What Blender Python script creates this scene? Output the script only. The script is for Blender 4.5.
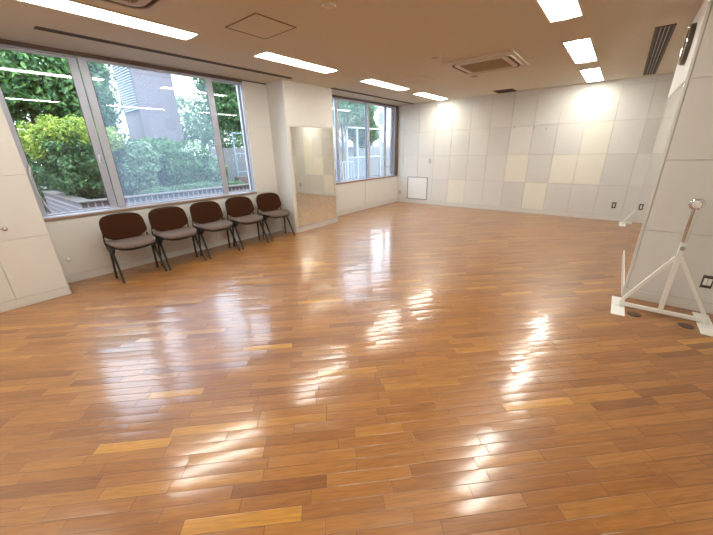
import bpy, bmesh, math, random
import numpy as np
from mathutils import Vector, Matrix
PI = math.pi
random.seed(7)
sc = bpy.context.scene
for o in list(bpy.data.objects):
    bpy.data.objects.remove(o)
C = sc.collection

# ------------------------------------------------------------------ camera
H = 2.67
yaw, pitch, roll = -0.679281550, 0.354113487, -0.0240628303
cy_, sy_, cp_, sp_, cr_, sr_ = math.cos(yaw), math.sin(yaw), math.cos(pitch), math.sin(pitch), math.cos(roll), math.sin(roll)
fwd = Vector((sy_*cp_, cy_*cp_, -sp_)); right = Vector((cy_, -sy_, 0)); up = right.cross(fwd)
r2 = cr_*right + sr_*up; u2 = -sr_*right + cr_*up
cam = bpy.data.cameras.new('camera'); cam.sensor_width = 36; cam.lens = 314.97/713*36
cam.clip_start = .05; cam.clip_end = 300
camo = bpy.data.objects.new('camera', cam); C.objects.link(camo)
camo.matrix_world = Matrix(((r2.x, u2.x, -fwd.x, 0), (r2.y, u2.y, -fwd.y, 0), (r2.z, u2.z, -fwd.z, 1.5), (0, 0, 0, 1)))
sc.camera = camo
sc.view_settings.view_transform = 'Standard'; sc.view_settings.look = 'None'
sc.view_settings.gamma = 1; sc.view_settings.use_curve_mapping = False
sc.view_settings.exposure = 1.28
sc.cycles.use_denoising = True
sc.cycles.max_bounces = 9; sc.cycles.diffuse_bounces = 5; sc.cycles.glossy_bounces = 4
sc.cycles.transparent_max_bounces = 12; sc.cycles.caustics_reflective = False
sc.cycles.sample_clamp_indirect = 8

# ------------------------------------------------------------------ sky and sun
LAMP = 10.0      # luminance of the fluorescent diffusers
w = bpy.data.worlds.new('sky'); sc.world = w; w.use_nodes = True
nt = w.node_tree; nt.nodes.clear()
wo = nt.nodes.new('ShaderNodeOutputWorld'); bg = nt.nodes.new('ShaderNodeBackground')
tc = nt.nodes.new('ShaderNodeTexCoord'); sx = nt.nodes.new('ShaderNodeSeparateXYZ'); cr = nt.nodes.new('ShaderNodeValToRGB')
nt.links.new(tc.outputs['Generated'], sx.inputs[0]); nt.links.new(sx.outputs['Z'], cr.inputs[0])
cr.color_ramp.elements[0].position = 0.0; cr.color_ramp.elements[0].color = (.80, .90, 1.0, 1)
cr.color_ramp.elements[1].position = .7; cr.color_ramp.elements[1].color = (.62, .80, 1.0, 1)
nt.links.new(cr.outputs[0], bg.inputs[0]); bg.inputs[1].default_value = 3.3
nt.links.new(bg.outputs[0], wo.inputs[0])
sun = bpy.data.lights.new('sun', 'SUN'); sun.energy = 2.2; sun.angle = math.radians(8); sun.color = (1, .95, .84)
suno = bpy.data.objects.new('sun', sun); C.objects.link(suno)
suno.rotation_euler = Vector((-.42, .30, -.86)).to_track_quat('-Z', 'Y').to_euler()

# ------------------------------------------------------------------ materials
def mat(name, col, rough=.6, metal=0.0, emit=None, es=0, spec=.5, noise=0, nscale=8, bump=0, bscale=60, coat=0):
    m = bpy.data.materials.new(name); m.use_nodes = True
    n = m.node_tree.nodes; l = m.node_tree.links; b = n['Principled BSDF']
    b.inputs['Base Color'].default_value = (*col, 1); b.inputs['Roughness'].default_value = rough
    b.inputs['Metallic'].default_value = metal; b.inputs['Specular IOR Level'].default_value = spec
    b.inputs['Coat Weight'].default_value = coat
    if emit:
        b.inputs['Emission Color'].default_value = (*emit, 1); b.inputs['Emission Strength'].default_value = es
    if noise or bump:
        t = n.new('ShaderNodeTexCoord')
    if noise:
        z = n.new('ShaderNodeTexNoise'); z.inputs['Scale'].default_value = nscale; z.inputs['Detail'].default_value = 5
        l.new(t.outputs['Object'], z.inputs['Vector'])
        x = n.new('ShaderNodeMix'); x.data_type = 'RGBA'; x.clamp_factor = True
        x.inputs[6].default_value = (*[c*(1-noise) for c in col], 1); x.inputs[7].default_value = (*[min(1, c*(1+noise)) for c in col], 1)
        l.new(z.outputs['Fac'], x.inputs[0]); l.new(x.outputs[2], b.inputs['Base Color'])
    if bump:
        z2 = n.new('ShaderNodeTexNoise'); z2.inputs['Scale'].default_value = bscale; z2.inputs['Detail'].default_value = 3
        l.new(t.outputs['Object'], z2.inputs['Vector'])
        bp = n.new('ShaderNodeBump'); bp.inputs['Strength'].default_value = bump; bp.inputs['Distance'].default_value = .01
        l.new(z2.outputs['Fac'], bp.inputs['Height']); l.new(bp.outputs[0], b.inputs['Normal'])
    return m

def panel_mat(name, col):
    return mat(name, col, .85, noise=.035, nscale=3.5, bump=.12, bscale=160, spec=.25)

M = {}
M['panel_white'] = panel_mat('panel_white', (.70, .69, .665))
M['panel_pale'] = panel_mat('panel_pale', (.675, .67, .645))
M['panel_grey'] = panel_mat('panel_grey', (.635, .63, .61))
M['panel_cream'] = panel_mat('panel_cream', (.76, .75, .67))
M['panel_rose'] = panel_mat('panel_rose', (.61, .59, .56))
M['seam'] = mat('seam', (.60, .58, .54), .9)
M['ceiling'] = mat('ceiling_board', (.70, .685, .60), .95, noise=.03, nscale=30, bump=.25, bscale=220, spec=.2)
M['base'] = mat('baseboard_paint', (.66, .65, .62), .5, noise=.05, nscale=5)
M['wood_dark'] = mat('dark_wood_trim', (.105, .062, .045), .45, noise=.2, nscale=14)
M['wood_brown'] = mat('brown_wood_trim', (.30, .19, .13), .5, noise=.15, nscale=14)
M['alu'] = mat('aluminium', (.50, .53, .62), .40, .45, noise=.05)
M['alu_dark'] = mat('dark_gasket', (.10, .10, .11), .6)
M['white_metal'] = mat('white_painted_steel', (.80, .80, .76), .35)
M['chrome'] = mat('chrome', (.72, .72, .72), .12, 1.0)
M['steel'] = mat('satin_steel', (.45, .45, .45), .35, .9)
M['mirror'] = mat('mirror_silver', (.86, .86, .80), .015, 1.0)
M['black'] = mat('black_plastic', (.010, .009, .009), .5)
M['black_metal'] = mat('black_enamel', (.010, .010, .010), .35)
M['slot'] = mat('slot_dark', (.04, .032, .025), .7)
M['slot_brown'] = mat('slot_brown', (.11, .075, .05), .6)
M['fabric_brown'] = mat('dark_brown_upholstery', (.042, .014, .005), .85, noise=.25, nscale=60, bump=.2, bscale=400, spec=.12)
M['fabric_taupe'] = mat('taupe_upholstery', (.125, .084, .065), .9, noise=.2, nscale=90, bump=.25, bscale=500, spec=.2)
M['offwhite'] = mat('offwhite_plastic', (.66, .62, .55), .45)
M['ac_panel'] = mat('aged_white_plastic', (.66, .59, .50), .5)
M['ac_grille'] = mat('tan_grille', (.42, .33, .20), .6)
M['white_plastic'] = mat('white_plastic', (.78, .78, .76), .4)
M['plate_dark'] = mat('bronze_plate', (.10, .08, .065), .4, .5)
M['clock_face'] = mat('clock_face', (.80, .76, .66), .4)
M['frame_violet'] = mat('grey_violet_frame', (.26, .24, .32), .5)
M['lamp'] = mat('fluorescent_diffuser', (.9, .9, .9), .5, emit=(1.0, .985, .88), es=LAMP)
M['tube'] = mat('fluorescent_tube', (.9, .9, .9), .5, emit=(1.0, .985, .90), es=LAMP*2.2)
M['reflector'] = mat('lamp_reflector', (.88, .88, .86), .25, .2)
M['cap_dark'] = mat('brown_floor_cap', (.055, .025, .015), .35)
M['door_paint'] = mat('painted_wall', (.62, .58, .52), .8)
# outdoors
M['stone'] = mat('stone_cap', (.075, .065, .062), .8, noise=.2, nscale=20)
M['soil'] = mat('soil', (.10, .07, .05), .95, noise=.4, nscale=30)
M['paving'] = mat('paving', (.045, .042, .045), .85, noise=.2, nscale=6)
M['tower'] = mat('lilac_concrete', (.125, .112, .13), .8, noise=.06, nscale=2)
M['louvre'] = mat('pale_louvre', (.24, .29, .38), .5)
M['pale_frame'] = mat('pale_painted_frame', (.30, .34, .36), .5)
M['hatch_line'] = mat('hatch_line', (.24, .17, .115), .6)
M['rail'] = mat('blue_grey_rail', (.16, .24, .30), .4, .3)
M['bark'] = mat('bark', (.12, .085, .06), .9, noise=.3, nscale=20, bump=.6, bscale=30)
M['fence'] = mat('grey_fence', (.15, .165, .18), .7, noise=.1)
M['far_house'] = mat('pale_facade', (.32, .34, .36), .8, noise=.06, nscale=1)
M['dark_glass'] = mat('dark_window', (.08, .11, .15), .1)

def leaf_mat(name, a, b, c):
    m = bpy.data.materials.new(name); m.use_nodes = True
    n = m.node_tree.nodes; l = m.node_tree.links; p = n['Principled BSDF']
    g = n.new('ShaderNodeNewGeometry'); r = n.new('ShaderNodeValToRGB')
    r.color_ramp.elements[0].color = (*a, 1); r.color_ramp.elements[1].color = (*c, 1)
    e = r.color_ramp.elements.new(.5); e.color = (*b, 1)
    l.new(g.outputs['Random Per Island'], r.inputs[0]); l.new(r.outputs[0], p.inputs['Base Color'])
    p.inputs['Roughness'].default_value = .45
    tr = n.new('ShaderNodeBsdfTranslucent'); l.new(r.outputs[0], tr.inputs[0])
    mx = n.new('ShaderNodeMixShader'); mx.inputs[0].default_value = .3
    l.new(p.outputs[0], mx.inputs[1]); l.new(tr.outputs[0], mx.inputs[2]); l.new(mx.outputs[0], n['Material Output'].inputs[0])
    return m
M['leaf_dark'] = leaf_mat('dark_leaves', (.012, .045, .018), (.028, .095, .03), (.07, .18, .045))
M['leaf_mid'] = leaf_mat('mid_leaves', (.018, .065, .018), (.042, .125, .032), (.11, .24, .05))
M['leaf_lime'] = leaf_mat('lime_leaves', (.06, .13, .015), (.17, .26, .025), (.38, .43, .05))
M['leaf_pale'] = leaf_mat('pale_leaves', (.045, .11, .06), (.09, .19, .105), (.20, .31, .17))

def tile_mat():
    m = bpy.data.materials.new('small_square_tiles'); m.use_nodes = True
    n = m.node_tree.nodes; l = m.node_tree.links; p = n['Principled BSDF']
    t = n.new('ShaderNodeTexCoord'); s = n.new('ShaderNodeSeparateXYZ'); l.new(t.outputs['Object'], s.inputs[0])
    a = n.new('ShaderNodeMath'); a.operation = 'ADD'; l.new(s.outputs['X'], a.inputs[0]); l.new(s.outputs['Y'], a.inputs[1])
    cb = n.new('ShaderNodeCombineXYZ'); l.new(a.outputs[0], cb.inputs[0]); l.new(s.outputs['Z'], cb.inputs[1])
    b = n.new('ShaderNodeTexBrick'); b.offset = 0; b.inputs['Scale'].default_value = 1
    b.inputs['Brick Width'].default_value = .10; b.inputs['Row Height'].default_value = .10; b.inputs['Mortar Size'].default_value = .011
    b.inputs['Color1'].default_value = (.045, .037, .045, 1); b.inputs['Color2'].default_value = (.062, .052, .06, 1); b.inputs['Mortar'].default_value = (.24, .22, .24, 1)
    l.new(cb.outputs[0], b.inputs[0]); l.new(b.outputs[0], p.inputs['Base Color']); p.inputs['Roughness'].default_value = .5
    return m
M['tile'] = tile_mat()

def glass_mat(name, haze=0.0, tint=(1, 1, 1)):
    m = bpy.data.materials.new(name); m.use_nodes = True
    n = m.node_tree.nodes; l = m.node_tree.links; n.remove(n['Principled BSDF'])
    tr = n.new('ShaderNodeBsdfTransparent'); tr.inputs[0].default_value = (*tint, 1)
    gl = n.new('ShaderNodeBsdfGlossy'); gl.inputs['Roughness'].default_value = .0
    fr = n.new('ShaderNodeFresnel'); g_ = n.new('ShaderNodeNewGeometry'); io = n.new('ShaderNodeMapRange'); io.inputs['To Min'].default_value = 1.52; io.inputs['To Max'].default_value = 1/1.52; l.new(g_.outputs['Backfacing'], io.inputs['Value']); l.new(io.outputs[0], fr.inputs[0])
    mx = n.new('ShaderNodeMixShader'); l.new(fr.outputs[0], mx.inputs[0]); l.new(tr.outputs[0], mx.inputs[1]); l.new(gl.outputs[0], mx.inputs[2])
    out = mx
    if haze:
        df = n.new('ShaderNodeBsdfTranslucent'); df.inputs[0].default_value = (.70, .84, 1.0, 1)
        m2 = n.new('ShaderNodeMixShader'); m2.inputs[0].default_value = haze
        l.new(mx.outputs[0], m2.inputs[1]); l.new(df.outputs[0], m2.inputs[2]); out = m2
    l.new(out.outputs[0], n['Material Output'].inputs[0])
    return m
M['glass'] = glass_mat('window_glass')
M['glass_hazy'] = glass_mat('hazy_window_glass', .065)  # bluish translucent layer mixed into the clear glass

def floor_mat():
    m = bpy.data.materials.new('wood_block_floor'); m.use_nodes = True
    n = m.node_tree.nodes; l = m.node_tree.links; p = n['Principled BSDF']
    def mth(op, a, b=None):
        x = n.new('ShaderNodeMath'); x.operation = op
        for i, v in enumerate((a, b)):
            if v is None: continue
            if isinstance(v, (int, float)): x.inputs[i].default_value = v
            else: l.new(v, x.inputs[i])
        return x.outputs[0]
    t = n.new('ShaderNodeTexCoord'); s = n.new('ShaderNodeSeparateXYZ'); l.new(t.outputs['Object'], s.inputs[0])
    X, Y = s.outputs['X'], s.outputs['Y']
    a = math.radians(44.5)
    u = mth('ADD', mth('MULTIPLY', X, math.cos(a)), mth('MULTIPLY', Y, math.sin(a)))
    v = mth('SUBTRACT', mth('MULTIPLY', X, math.sin(a)), mth('MULTIPLY', Y, math.cos(a)))
    BW = .066
    vr = mth('DIVIDE', v, BW); row = mth('FLOOR', vr); fv = mth('FRACT', vr)
    wn = n.new('ShaderNodeTexWhiteNoise'); wn.noise_dimensions = '1D'; l.new(row, wn.inputs['W'])
    W = mth('ADD', mth('ADD', mth('DIVIDE', u, .40), mth('MULTIPLY', row, 37.17)), wn.outputs['Value'])
    vo = n.new('ShaderNodeTexVoronoi'); vo.voronoi_dimensions = '1D'; vo.inputs['Scale'].default_value = 1; vo.inputs['Randomness'].default_value = .8
    l.new(W, vo.inputs['W'])
    ve = n.new('ShaderNodeTexVoronoi'); ve.voronoi_dimensions = '1D'; ve.feature = 'DISTANCE_TO_EDGE'; ve.inputs['Scale'].default_value = 1; ve.inputs['Randomness'].default_value = .8
    l.new(W, ve.inputs['W'])
    cs = n.new('ShaderNodeSeparateColor'); l.new(vo.outputs['Color'], cs.inputs[0])
    wn2 = n.new('ShaderNodeTexWhiteNoise'); wn2.noise_dimensions = '3D'; l.new(vo.outputs['Color'], wn2.inputs['Vector'])
    cs2 = n.new('ShaderNodeSeparateColor'); l.new(wn2.outputs['Color'], cs2.inputs[0])
    # board colour
    rp = n.new('ShaderNodeValToRGB'); l.new(cs2.outputs[0], rp.inputs[0]); e = rp.color_ramp.elements
    cols = [(0, (.225, .085, .022)), (.10, (.275, .107, .026)), (.5, (.325, .132, .031)), (.90, (.37, .157, .036)), (.97, (.41, .182, .036)), (1, (.50, .235, .03))]
    e[0].position, e[0].color = 0, (*cols[0][1], 1); e[1].position, e[1].color = 1, (*cols[-1][1], 1)
    for q, c in cols[1:-1]:
        k = e.new(q); k.color = (*c, 1)
    # grain
    cb = n.new('ShaderNodeCombineXYZ'); l.new(mth('MULTIPLY', u, 5.0), cb.inputs[0]); l.new(mth('MULTIPLY', v, 75.0), cb.inputs[1]); l.new(mth('MULTIPLY', cs2.outputs[1], 50.0), cb.inputs[2])
    g = n.new('ShaderNodeTexNoise'); g.inputs['Scale'].default_value = 1; g.inputs['Detail'].default_value = 5; g.inputs['Distortion'].default_value = 1.2
    l.new(cb.outputs[0], g.inputs['Vector'])
    gr = n.new('ShaderNodeMapRange'); gr.inputs['From Min'].default_value = .3; gr.inputs['From Max'].default_value = .7
    gr.inputs['To Min'].default_value = .76; gr.inputs['To Max'].default_value = 1.18; l.new(g.outputs['Fac'], gr.inputs['Value'])
    cbl = n.new('ShaderNodeCombineXYZ')
    for i in range(3): l.new(gr.outputs[0], cbl.inputs[i])
    mx = n.new('ShaderNodeMix'); mx.data_type = 'RGBA'; mx.blend_type = 'MULTIPLY'; mx.inputs[0].default_value = 1
    l.new(rp.outputs[0], mx.inputs[6]); l.new(cbl.outputs[0], mx.inputs[7])
    # seams
    ev = mth('MULTIPLY', mth('MINIMUM', fv, mth('SUBTRACT', 1.0, fv)), BW)
    eu = mth('MULTIPLY', ve.outputs['Distance'], .40)
    d = mth('MINIMUM', ev, eu)
    sm = n.new('ShaderNodeMapRange'); sm.inputs['From Min'].default_value = .0004; sm.inputs['From Max'].default_value = .0017; l.new(d, sm.inputs['Value'])
    m2 = n.new('ShaderNodeMix'); m2.data_type = 'RGBA'; m2.inputs[6].default_value = (.07, .025, .01, 1)
    l.new(sm.outputs[0], m2.inputs[0]); l.new(mx.outputs[2], m2.inputs[7])
    l.new(m2.outputs[2], p.inputs['Base Color'])
    # surface: lacquer with slightly tilted, cupped blocks
    tilt = mth('MULTIPLY', mth('SUBTRACT', cs2.outputs[2], .5), mth('MULTIPLY', fv, BW*.045))
    tilt2 = mth('MULTIPLY', mth('SUBTRACT', cs2.outputs[1], .5), mth('MULTIPLY', mth('SUBTRACT', W, vo.outputs['W']), .40*.007))
    f5 = mth('SUBTRACT', fv, .5)
    cup = mth('MULTIPLY', mth('MULTIPLY', f5, f5), -.0011)
    nz = n.new('ShaderNodeTexNoise'); nz.inputs['Scale'].default_value = 9; nz.inputs['Detail'].default_value = 2; l.new(t.outputs['Object'], nz.inputs['Vector'])
    nf = n.new('ShaderNodeTexNoise'); nf.inputs['Scale'].default_value = 1; nf.inputs['Detail'].default_value = 3
    cb3 = n.new('ShaderNodeCombineXYZ'); l.new(mth('MULTIPLY', u, 40.0), cb3.inputs[0]); l.new(mth('MULTIPLY', v, 220.0), cb3.inputs[1]); l.new(cb3.outputs[0], nf.inputs['Vector'])
    hgt = mth('ADD', mth('ADD', tilt, cup), mth('ADD', mth('MULTIPLY', nz.outputs['Fac'], .0005), mth('MULTIPLY', nf.outputs['Fac'], .00006)))
    hgt = mth('ADD', hgt, mth('MULTIPLY', sm.outputs[0], .0004))
    bp = n.new('ShaderNodeBump'); bp.inputs['Strength'].default_value = 1; bp.inputs['Distance'].default_value = 1
    l.new(hgt, bp.inputs['Height']); l.new(bp.outputs[0], p.inputs['Normal'])
    rr = n.new('ShaderNodeMapRange'); rr.inputs['To Min'].default_value = .285; rr.inputs['To Max'].default_value = .37
    nr = n.new('ShaderNodeTexNoise'); nr.inputs['Scale'].default_value = 3; nr.inputs['Detail'].default_value = 6; l.new(t.outputs['Object'], nr.inputs['Vector'])
    l.new(nr.outputs['Fac'], rr.inputs['Value']); l.new(rr.outputs[0], p.inputs['Roughness'])
    p.inputs['Specular IOR Level'].default_value = .5
    p.inputs['Coat Weight'].default_value = .75; p.inputs['Coat Roughness'].default_value = .13; l.new(bp.outputs[0], p.inputs['Coat Normal'])
    return m
M['floor'] = floor_mat()

# ------------------------------------------------------------------ mesh helpers
class MB:
    def __init__(s): s.v = []; s.f = []; s.m = []; s.mats = []
    def mi(s, m):
        if m is None: return 0
        if m not in s.mats: s.mats.append(m)
        return s.mats.index(m)
    def add(s, vs, fs, m=None):
        k = len(s.v); s.v += [tuple(q) for q in vs]; i = s.mi(m)
        for f in fs: s.f.append([k+a for a in f]); s.m.append(i)
    def box(s, a, b, m=None):
        x0, x1 = sorted((a[0], b[0])); y0, y1 = sorted((a[1], b[1])); z0, z1 = sorted((a[2], b[2]))
        s.add([(x0,y0,z0),(x1,y0,z0),(x1,y1,z0),(x0,y1,z0),(x0,y0,z1),(x1,y0,z1),(x1,y1,z1),(x0,y1,z1)],
              [(0,3,2,1),(4,5,6,7),(0,1,5,4),(1,2,6,5),(2,3,7,6),(3,0,4,7)], m)
        return s
    def tube(s, pts, r, n=10, m=None, sy=1.0, closed=False, cap=True):
        pts = [Vector(p) for p in pts]; rings = []; N = len(pts)
        up = None
        for i, p in enumerate(pts):
            if closed: d = (pts[(i+1) % N]-pts[i-1]).normalized()
            else: d = (pts[min(i+1, N-1)]-pts[max(i-1, 0)]).normalized()
            if up is None:
                up = Vector((0, 0, 1)) if abs(d.z) < .9 else Vector((1, 0, 0))
            a = d.cross(up).normalized(); b = a.cross(d).normalized(); up = b
            rr = r[i] if isinstance(r, (list, tuple)) else r
            rings.append([p + a*rr*math.cos(2*PI*k/n) + b*rr*sy*math.sin(2*PI*k/n) for k in range(n)])
        vs = [q for R_ in rings for q in R_]; fs = []
        for i in range(N if closed else N-1):
            j = (i+1) % N
            for k in range(n): fs.append((i*n+k, i*n+(k+1) % n, j*n+(k+1) % n, j*n+k))
        if cap and not closed: fs += [tuple(range(n))[::-1], tuple((N-1)*n+k for k in range(n))]
        s.add(vs, fs, m); return s
    def bar(s, p, q, wx, wy, m=None):          # rectangular bar between two points
        p, q = Vector(p), Vector(q); d = (q-p).normalized()
        ref = Vector((0, 1, 0)) if abs(d.y) < .9 else Vector((1, 0, 0))
        a = d.cross(ref).normalized()*wx/2; b = a.cross(d).normalized()*wy/2
        vs = [p-a-b, p+a-b, p+a+b, p-a+b, q-a-b, q+a-b, q+a+b, q-a+b]
        s.add(vs, [(0,3,2,1),(4,5,6,7),(0,1,5,4),(1,2,6,5),(2,3,7,6),(3,0,4,7)], m); return s
    def lathe(s, prof, n=24, axis='z', c=(0, 0, 0), m=None):
        vs = []
        for (r, h) in prof:
            for k in range(n):
                x, y = r*math.cos(2*PI*k/n), r*math.sin(2*PI*k/n)
                q = {'z': (x, y, h), 'x': (h, x, y), 'y': (y, h, x)}[axis]
                vs.append((q[0]+c[0], q[1]+c[1], q[2]+c[2]))
        fs = []
        for i in range(len(prof)-1):
            for k in range(n): fs.append((i*n+k, i*n+(k+1) % n, (i+1)*n+(k+1) % n, (i+1)*n+k))
        fs += [tuple(range(n))[::-1], tuple((len(prof)-1)*n+k for k in range(n))]
        s.add(vs, fs, m); return s
    def prism(s, outline, z0, z1, m=None, f=lambda x, y, z: (x, y, z)):
        n = len(outline)
        vs = [f(x, y, z0) for x, y in outline]+[f(x, y, z1) for x, y in outline]
        s.add(vs, [tuple(range(n))[::-1], tuple(range(n, 2*n))]+[(k, (k+1) % n, n+(k+1) % n, n+k) for k in range(n)], m); return s
    def build(s, name, m=None, parent=None, smooth=False, bevel=0, loc=None, seg=2):
        me = bpy.data.meshes.new(name); me.from_pydata(s.v, [], s.f)
        mats = s.mats or [m]
        for q in mats: me.materials.append(M[q] if isinstance(q, str) else q)
        if s.mats: me.polygons.foreach_set('material_index', s.m)
        bm = bmesh.new(); bm.from_mesh(me); bmesh.ops.recalc_face_normals(bm, faces=bm.faces); bm.to_mesh(me); bm.free()
        if smooth:
            me.polygons.foreach_set('use_smooth', [True]*len(me.polygons))
            try: me.set_sharp_from_angle(angle=math.radians(42))
            except Exception: pass
        o = bpy.data.objects.new(name, me); C.objects.link(o)
        if parent: o.parent = parent
        if loc: o.location = loc
        if bevel:
            b = o.modifiers.new('bevel', 'BEVEL'); b.width = bevel; b.segments = seg; b.limit_method = 'ANGLE'
        return o

def tag(o, label, cat, group=None, kind=None):
    o['label'] = label
    if cat: o['category'] = cat
    if group: o['group'] = group
    if kind: o['kind'] = kind
    return o
def empty(name, loc, label=None, cat=None, group=None, rz=0):
    o = bpy.data.objects.new(name, None); C.objects.link(o); o.location = loc; o.rotation_euler = (0, 0, rz); o.empty_display_size = .1
    if label: tag(o, label, cat, group)
    return o
def struct(o): o['kind'] = 'structure'; return o
def copy_tree(o, parent=None):
    c = o.copy(); C.objects.link(c)
    c.parent = parent
    for ch in [x for x in o.children]: copy_tree(ch, c)
    return c

# ------------------------------------------------------------------ room shell
XW, XP, YD, XR, YC, YE, XRW, YB = -5.21, -4.76, 8.51, .30, 4.09, 5.66, 1.25, -5.4
Y1, Y2, Y3 = .53, 4.02, 5.24
BH = .10
struct(MB().box((XW-.2, YB-.2, -.12), (XRW+.2, YD+.2, 0)).build('floor', 'floor'))
struct(MB().box((XW-.2, YB-.2, H), (XRW+.2, YD+.2, H+.25)).build('ceiling', 'ceiling'))

def panels(mb, f, us, zs, choose, t=.008, g=.0016):
    """acoustic boards laid on a wall: f(u, z, depth) -> point"""
    for i in range(len(us)-1):
        for j in range(len(zs)-1):
            a, b, c, d = us[i]+g, us[i+1]-g, zs[j]+g, zs[j+1]-g
            if b <= a or d <= c: continue
            e = .002
            vs = [f(a, c, 0), f(b, c, 0), f(b, d, 0), f(a, d, 0), f(a+e, c+e, t), f(b-e, c+e, t), f(b-e, d-e, t), f(a+e, d-e, t)]
            mb.add(vs, [(4, 5, 6, 7), (0, 1, 5, 4), (1, 2, 6, 5), (2, 3, 7, 6), (3, 0, 4, 7)], choose(i, j))
ZS = [BH, .715, 1.33, 1.945, 2.56, H]
def grid(a, b, step, start=None):
    r = [a]; x = start if start is not None else a+step
    while x < b-.02:
        if x > a+.02: r.append(x)
        x += step
    return r+[b]
def rnd_choice(seed, opts):
    R_ = random.Random(seed)
    return lambda i, j: opts[R_.randrange(len(opts))]

# far wall
mb = MB().box((XW-.2, YD, 0), (XRW+.2, YD+.2, H), 'seam')
us = [XW]+[-5.0+.475*i for i in range(14)]; us = [x for x in us if x < XRW-.05]+[XRW]
far = {}
def cell(x): return next(i for i in range(len(us)-1) if us[i] <= x < us[i+1])
for x, j, k in [(-3.3, 0, 'panel_cream'), (-1.4, 0, 'panel_cream'), (-1.9, 1, 'panel_cream'), (-1.0, 1, 'panel_cream'), (-.5, 1, 'panel_cream'),
                (-.5, 2, 'panel_cream'), (-1.4, 1, 'panel_grey'), (-1.4, 2, 'panel_grey'), (-2.8, 2, 'panel_white'), (-1.9, 2, 'panel_white'),
                (-1.0, 2, 'panel_pale'), (0, 1, 'panel_grey'), (.4, 1, 'panel_pale'), (.4, 2, 'panel_rose'), (0, 2, 'panel_pale'), (-1.0, 0, 'panel_grey'), (-.5, 0, 'panel_grey'),
                (0, 0, 'panel_grey'), (.4, 0, 'panel_grey'), (-2.3, 0, 'panel_pale'), (-1.9, 0, 'panel_grey'), (-3.3, 2, 'panel_pale'), (-2.3, 2, 'panel_grey'),
                (-4.3, 2, 'panel_white')]:
    far[(cell(x), j)] = k
rf = random.Random(3)
def choose_far(i, j):
    if (i, j) in far: return far[(i, j)]
    return rf.choice(['panel_white', 'panel_white', 'panel_pale']) if us[i] < -2.2 else rf.choice(['panel_pale', 'panel_pale', 'panel_white'])
panels(mb, lambda u, z, d: (u, YD-d, z), us, ZS, choose_far)
struct(mb.build('wall_far'))

# left wall: near pillar, breast walls under both windows, jamb wall, mirror pillar
mb = MB()
mb.box((XW-.2, YB-.2, 0), (XP, Y1, H), 'seam')
Z2 = [BH, .72, 1.35, 1.98, H]
panels(mb, lambda u, z, d: (XP+d, u, z), grid(YB, Y1, .92, .10-.92*3), Z2[:2], lambda i, j: 'panel_white')
panels(mb, lambda u, z, d: (XP+d, u, z), grid(YB, Y1, .92, -.36-.92*2), Z2[1:], lambda i, j: 'panel_white')
struct(mb.build('wall_left_pillar'))
mb = MB()
mb.box((XW-.2, Y1, 0), (XW, Y2, .80), 'seam'); mb.box((XW-.2, 3.53, .80), (XW, Y2, H), 'seam')
mb.box((XW-.2, Y3, 0), (XW, YD, .76), 'seam')
mb.box((XW-.2, Y1, H-.03), (XW, Y2, H), 'seam'); mb.box((XW-.2, Y3, H-.03), (XW, YD, H), 'seam')
panels(mb, lambda u, z, d: (XW+d, u, z), [Y1, 2.62, Y2], [BH, .795], lambda i, j: 'panel_white')
panels(mb, lambda u, z, d: (XW+d, u, z), [3.532, Y2], [.80, 1.945, H], lambda i, j: 'panel_white')
panels(mb, lambda u, z, d: (XW+d, u, z), [Y3, 6.9, YD], [BH, .755], lambda i, j: 'panel_white')
struct(mb.build('wall_left'))
mb = MB()
mb.box((XW-.2, Y2, 0), (XP, Y3, H), 'seam')
panels(mb, lambda u, z, d: (u, Y2-d, z), [XW, XP], [BH, 1.02, 1.945, H], lambda i, j: 'panel_white')
panels(mb, lambda u, z, d: (XP+d, u, z), [Y2, Y3], [1.955, H], lambda i, j: 'panel_white')
panels(mb, lambda u, z, d: (XP+d, u, z), [Y2, Y3], [BH, 1.95], lambda i, j: 'panel_white', t=.004)
struct(mb.build('wall_left_mirror_pillar'))

# right wall and projecting column
mb = MB().box((XRW, YB-.2, 0), (XRW+.2, YD+.2, H), 'seam')
panels(mb, lambda u, z, d: (XRW-d, u, z), grid(YB, YC, .92), Z2, rnd_choice(5, ['panel_white', 'panel_pale']))
panels(mb, lambda u, z, d: (XRW-d, u, z), grid(YE, YD, .92), Z2, rnd_choice(6, ['panel_white', 'panel_pale']))
struct(mb.build('wall_right'))
mb = MB().box((XR, YC, 0), (XRW, YE, H), 'seam')
Z3 = [BH, .72, 1.36, 2.0, H]
panels(mb, lambda u, z, d: (u, YC-d, z), [XR+.012, XRW], Z3, lambda i, j: 'panel_pale', g=.003)
panels(mb, lambda u, z, d: (XR-d, u, z), [YC+.012, YE], [2.0, H], lambda i, j: 'panel_white')
panels(mb, lambda u, z, d: (u, YE+d, z), [XR, XRW], Z3, lambda i, j: 'panel_pale')
mb.box((XR-.010, YC-.010, BH), (XR+.010, YC+.010, H), 'panel_pale')      # corner bead
struct(mb.build('wall_right_column'))
mb = MB().box((XW-.2, YB-.2, 0), (XRW+.2, YB, H), 'seam')
panels(mb, lambda u, z, d: (u, YB+d, z), grid(XW, XRW, .92), Z2, rnd_choice(8, ['panel_white', 'panel_pale']))
struct(mb.build('wall_back'))

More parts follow.
